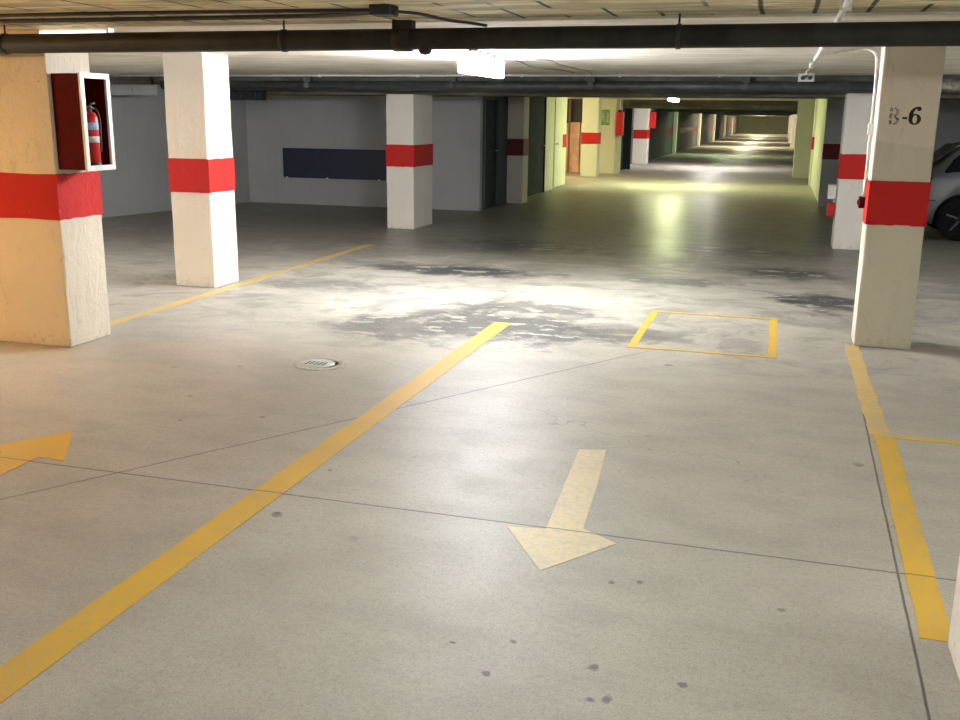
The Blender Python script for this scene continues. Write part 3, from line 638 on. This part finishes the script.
# manhole
mx, my = G(317, 364)
mh = thing('manhole_cover', (mx, my, 0), 'small round metal cover set in the floor left of the yellow lane line', 'manhole cover')
b = bm(); lathe(b, [(0.125, 0.0), (0.125, 0.004), (0.168, 0.003), (0.17, 0.0)], (mx+0.02, my, 0), 36); obj('surround', b, M['manhole_ring'], mh)
b = bm(); lathe(b, [(0.001, 0.0045), (0.118, 0.0045), (0.122, 0.0)], (mx, my, 0.001), 36); obj('lid', b, M['manhole'], mh)
b = bm()
for i in range(5):
    for j in range(3): box(b, mx-0.07+i*0.03, mx-0.055+i*0.03, my-0.04+j*0.03, my-0.025+j*0.03, 0.0054, 0.0075)
obj('tread', b, M['door_grey'], mh)

# ------------------------------------------------------------ parked car
def build_car(X0, Y0):
    t = thing('parked_car', (X0, Y0, 0), 'silver hatchback parked sideways behind the stencilled near right column', 'car')
    # stations: x, z_bottom, z_belt, z_top, half width, top half width
    st = [(0.0, 0.40, 0.62, 0.68, 0.58, 0.50), (0.06, 0.27, 0.78, 0.86, 0.70, 0.60), (0.20, 0.23, 0.86, 0.945, 0.79, 0.66), (0.40, 0.22, 0.90, 1.06, 0.82, 0.62), (0.62, 0.20, 0.915, 1.27, 0.835, 0.585),
          (0.90, 0.20, 0.92, 1.37, 0.845, 0.575), (1.5, 0.20, 0.92, 1.41, 0.85, 0.58), (2.2, 0.20, 0.91, 1.40, 0.85, 0.58), (2.6, 0.20, 0.90, 1.30, 0.845, 0.58), (3.05, 0.20, 0.88, 0.99, 0.84, 0.66),
          (3.5, 0.20, 0.80, 0.90, 0.82, 0.66), (3.85, 0.22, 0.68, 0.78, 0.77, 0.62), (4.0, 0.26, 0.58, 0.64, 0.68, 0.55), (4.05, 0.34, 0.48, 0.52, 0.6, 0.5)]
    b = bm(); rings = []
    for (x, zb, zt, zr, hw, tw) in st:
        h = [(0, zb), (hw-0.12, zb), (hw-0.02, zb+0.1), (hw, (zb+zt)/2), (hw-0.005, zt-0.08), (hw-0.035, zt), (tw+0.03, zr-0.055), (tw-0.05, zr-0.01), (0, zr+0.012)]
        pts = [(y, z) for y, z in h]+[(-y, z) for y, z in h[-2:0:-1]]
        rings.append([b.verts.new((x, y, z)) for y, z in pts])
    n = len(rings[0])
    for A, B in zip(rings, rings[1:]):
        for k in range(n): b.faces.new((A[k], A[(k+1) % n], B[(k+1) % n], B[k])).smooth = True
    b.faces.new(rings[0]); b.faces.new(rings[-1][::-1])
    body = obj('body', b, M['silver'], t)
    # wheel arches cut out, then the cutters are removed
    cut = []
    for wx in (0.70, 3.25):
        b = bm(); lathe(b, [(0.345, -1.0), (0.345, 1.0)], (wx, 0, 0.30), 40, 'y'); c = obj('cut', b, M['black']); cut.append(c)
        md = body.modifiers.new('a', 'BOOLEAN'); md.object = c; md.operation = 'DIFFERENCE'; md.solver = 'EXACT'
    body.parent = None; body.matrix_parent_inverse = Matrix()
    bpy.context.view_layer.update()
    me = bpy.data.meshes.new_from_object(body.evaluated_get(bpy.context.evaluated_depsgraph_get()))
    body.modifiers.clear(); body.data = me; body.parent = t
    for c in cut: bpy.data.objects.remove(c)
    def P(name, b, mat, par=t):
        o = obj(name, b, mat); o.parent = par; o.matrix_parent_inverse = Matrix(); return o
    b = bm(); box(b, 0.35, 1.06, -0.62, 0.62, 0.24, 0.7); P('wheel_well', b, M['black'])
    b = bm(); box(b, 2.9, 3.6, -0.62, 0.62, 0.24, 0.7); P('wheel_well', b, M['black'])
    for s in (-1, 1):
        for wx in (0.70, 3.25):
            yo = 0.81*s
            b = bm(); lathe(b, [(0.20, 0.0), (0.285, 0.0), (0.30, -0.03*s), (0.302, -0.1*s), (0.295, -0.17*s), (0.2, -0.18*s)], (wx, yo, 0.302), 36, 'y'); wh = P('wheel', b, M['tyre'])
            b = bm(); lathe(b, [(0.205, -0.005*s), (0.195, -0.03*s), (0.18, -0.06*s), (0.05, -0.06*s)], (wx, yo, 0.302), 32, 'y')
            for k in range(5):
                a = 2*PI*k/5+0.3; ca, sa = math.cos(a), math.sin(a)
                tube(b, [(wx+0.03*ca, yo-0.02*s, 0.302+0.03*sa), (wx+0.195*ca, yo-0.012*s, 0.302+0.195*sa)], [0.026, 0.018], 8)
            lathe(b, [(0.045, 0.0), (0.05, -0.05*s)], (wx, yo, 0.302), 16, 'y'); P('rim', b, M['alloy'], wh)
        # windows on the tumbled side plane, between belt and roof
        def sp(x, u):
            for (a, c) in zip(st, st[1:]):
                if a[0] <= x <= c[0]:
                    f = (x-a[0])/(c[0]-a[0]); v = [a[i]+(c[i]-a[i])*f for i in range(6)]
                    y0, z0, y1, z1 = v[4]-0.035, v[2], v[5]+0.03, v[3]-0.055
                    return (x, s*(y0+(y1-y0)*u+0.006), z0+(z1-z0)*u)
        for nm, xs, lo, hi in (('rear_quarter_window', [0.44, 0.55, 0.7, 0.85, 0.98], [0.10]*5, [0.2, 0.78, 0.92, 0.92, 0.92]), ('rear_door_window', [1.04, 1.3, 1.6, 1.85], [0.08]*4, [0.9]*4), ('front_door_window', [1.92, 2.2, 2.5, 2.75, 2.95], [0.08]*5, [0.9, 0.9, 0.88, 0.8, 0.5])):
            b = bm(); A = [b.verts.new(sp(x, l)) for x, l in zip(xs, lo)]; B = [b.verts.new(sp(x, h)) for x, h in zip(xs, hi)]
            for k in range(len(xs)-1): b.faces.new((A[k], A[k+1], B[k+1], B[k]))
            o = P(nm, b, M['glass_dark']); md = o.modifiers.new('t', 'SOLIDIFY'); md.thickness = 0.006; md.offset = 0
        b = bm(); box(b, 0.10, 0.30, min(s*0.62, s*0.79), max(s*0.62, s*0.79), 0.66, 0.86, bev=0.02); P('tail_lamp', b, M['tail'])
        b = bm(); box(b, 3.80, 3.98, min(s*0.5, s*0.72), max(s*0.5, s*0.72), 0.55, 0.67, bev=0.02); P('headlamp', b, M['frame_white'])
        b = bm(); box(b, 2.66, 2.78, min(s*0.84, s*1.0), max(s*0.84, s*1.0), 0.90, 1.02, bev=0.02); P('wing_mirror', b, M['silver'])
        b = bm(); box(b, 1.7, 1.84, min(s*0.845, s*0.87), max(s*0.845, s*0.87), 0.76, 0.79, bev=0.006); P('door_handle', b, M['silver'])
        b = bm(); tube(b, [(0.10, s*0.735, 0.545), (0.2, s*0.80, 0.55), (0.36, s*0.832, 0.55)], 0.006, 6); P('bumper_seam', b, M['black'])
        b = bm(); tube(b, [(1.0, s*0.848, 0.5), (1.9, s*0.856, 0.5), (2.9, s*0.85, 0.5)], 0.012, 6); P('rub_strip', b, M['black'])
    b = bm(); A = [b.verts.new(p) for p in ((0.235, -0.62, 0.975), (0.235, 0.62, 0.975), (0.62, 0.54, 1.285), (0.62, -0.54, 1.285))]; b.faces.new(A); P('rear_window', b, M['glass_dark']).modifiers.new('t', 'SOLIDIFY').thickness = 0.01
    b = bm(); A = [b.verts.new(p) for p in ((3.0, -0.62, 1.02), (3.0, 0.62, 1.02), (2.64, 0.54, 1.31), (2.64, -0.54, 1.31))]; b.faces.new(A); P('windscreen', b, M['glass_dark']).modifiers.new('t', 'SOLIDIFY').thickness = 0.01
    return t
build_car(1.75, 15.62)
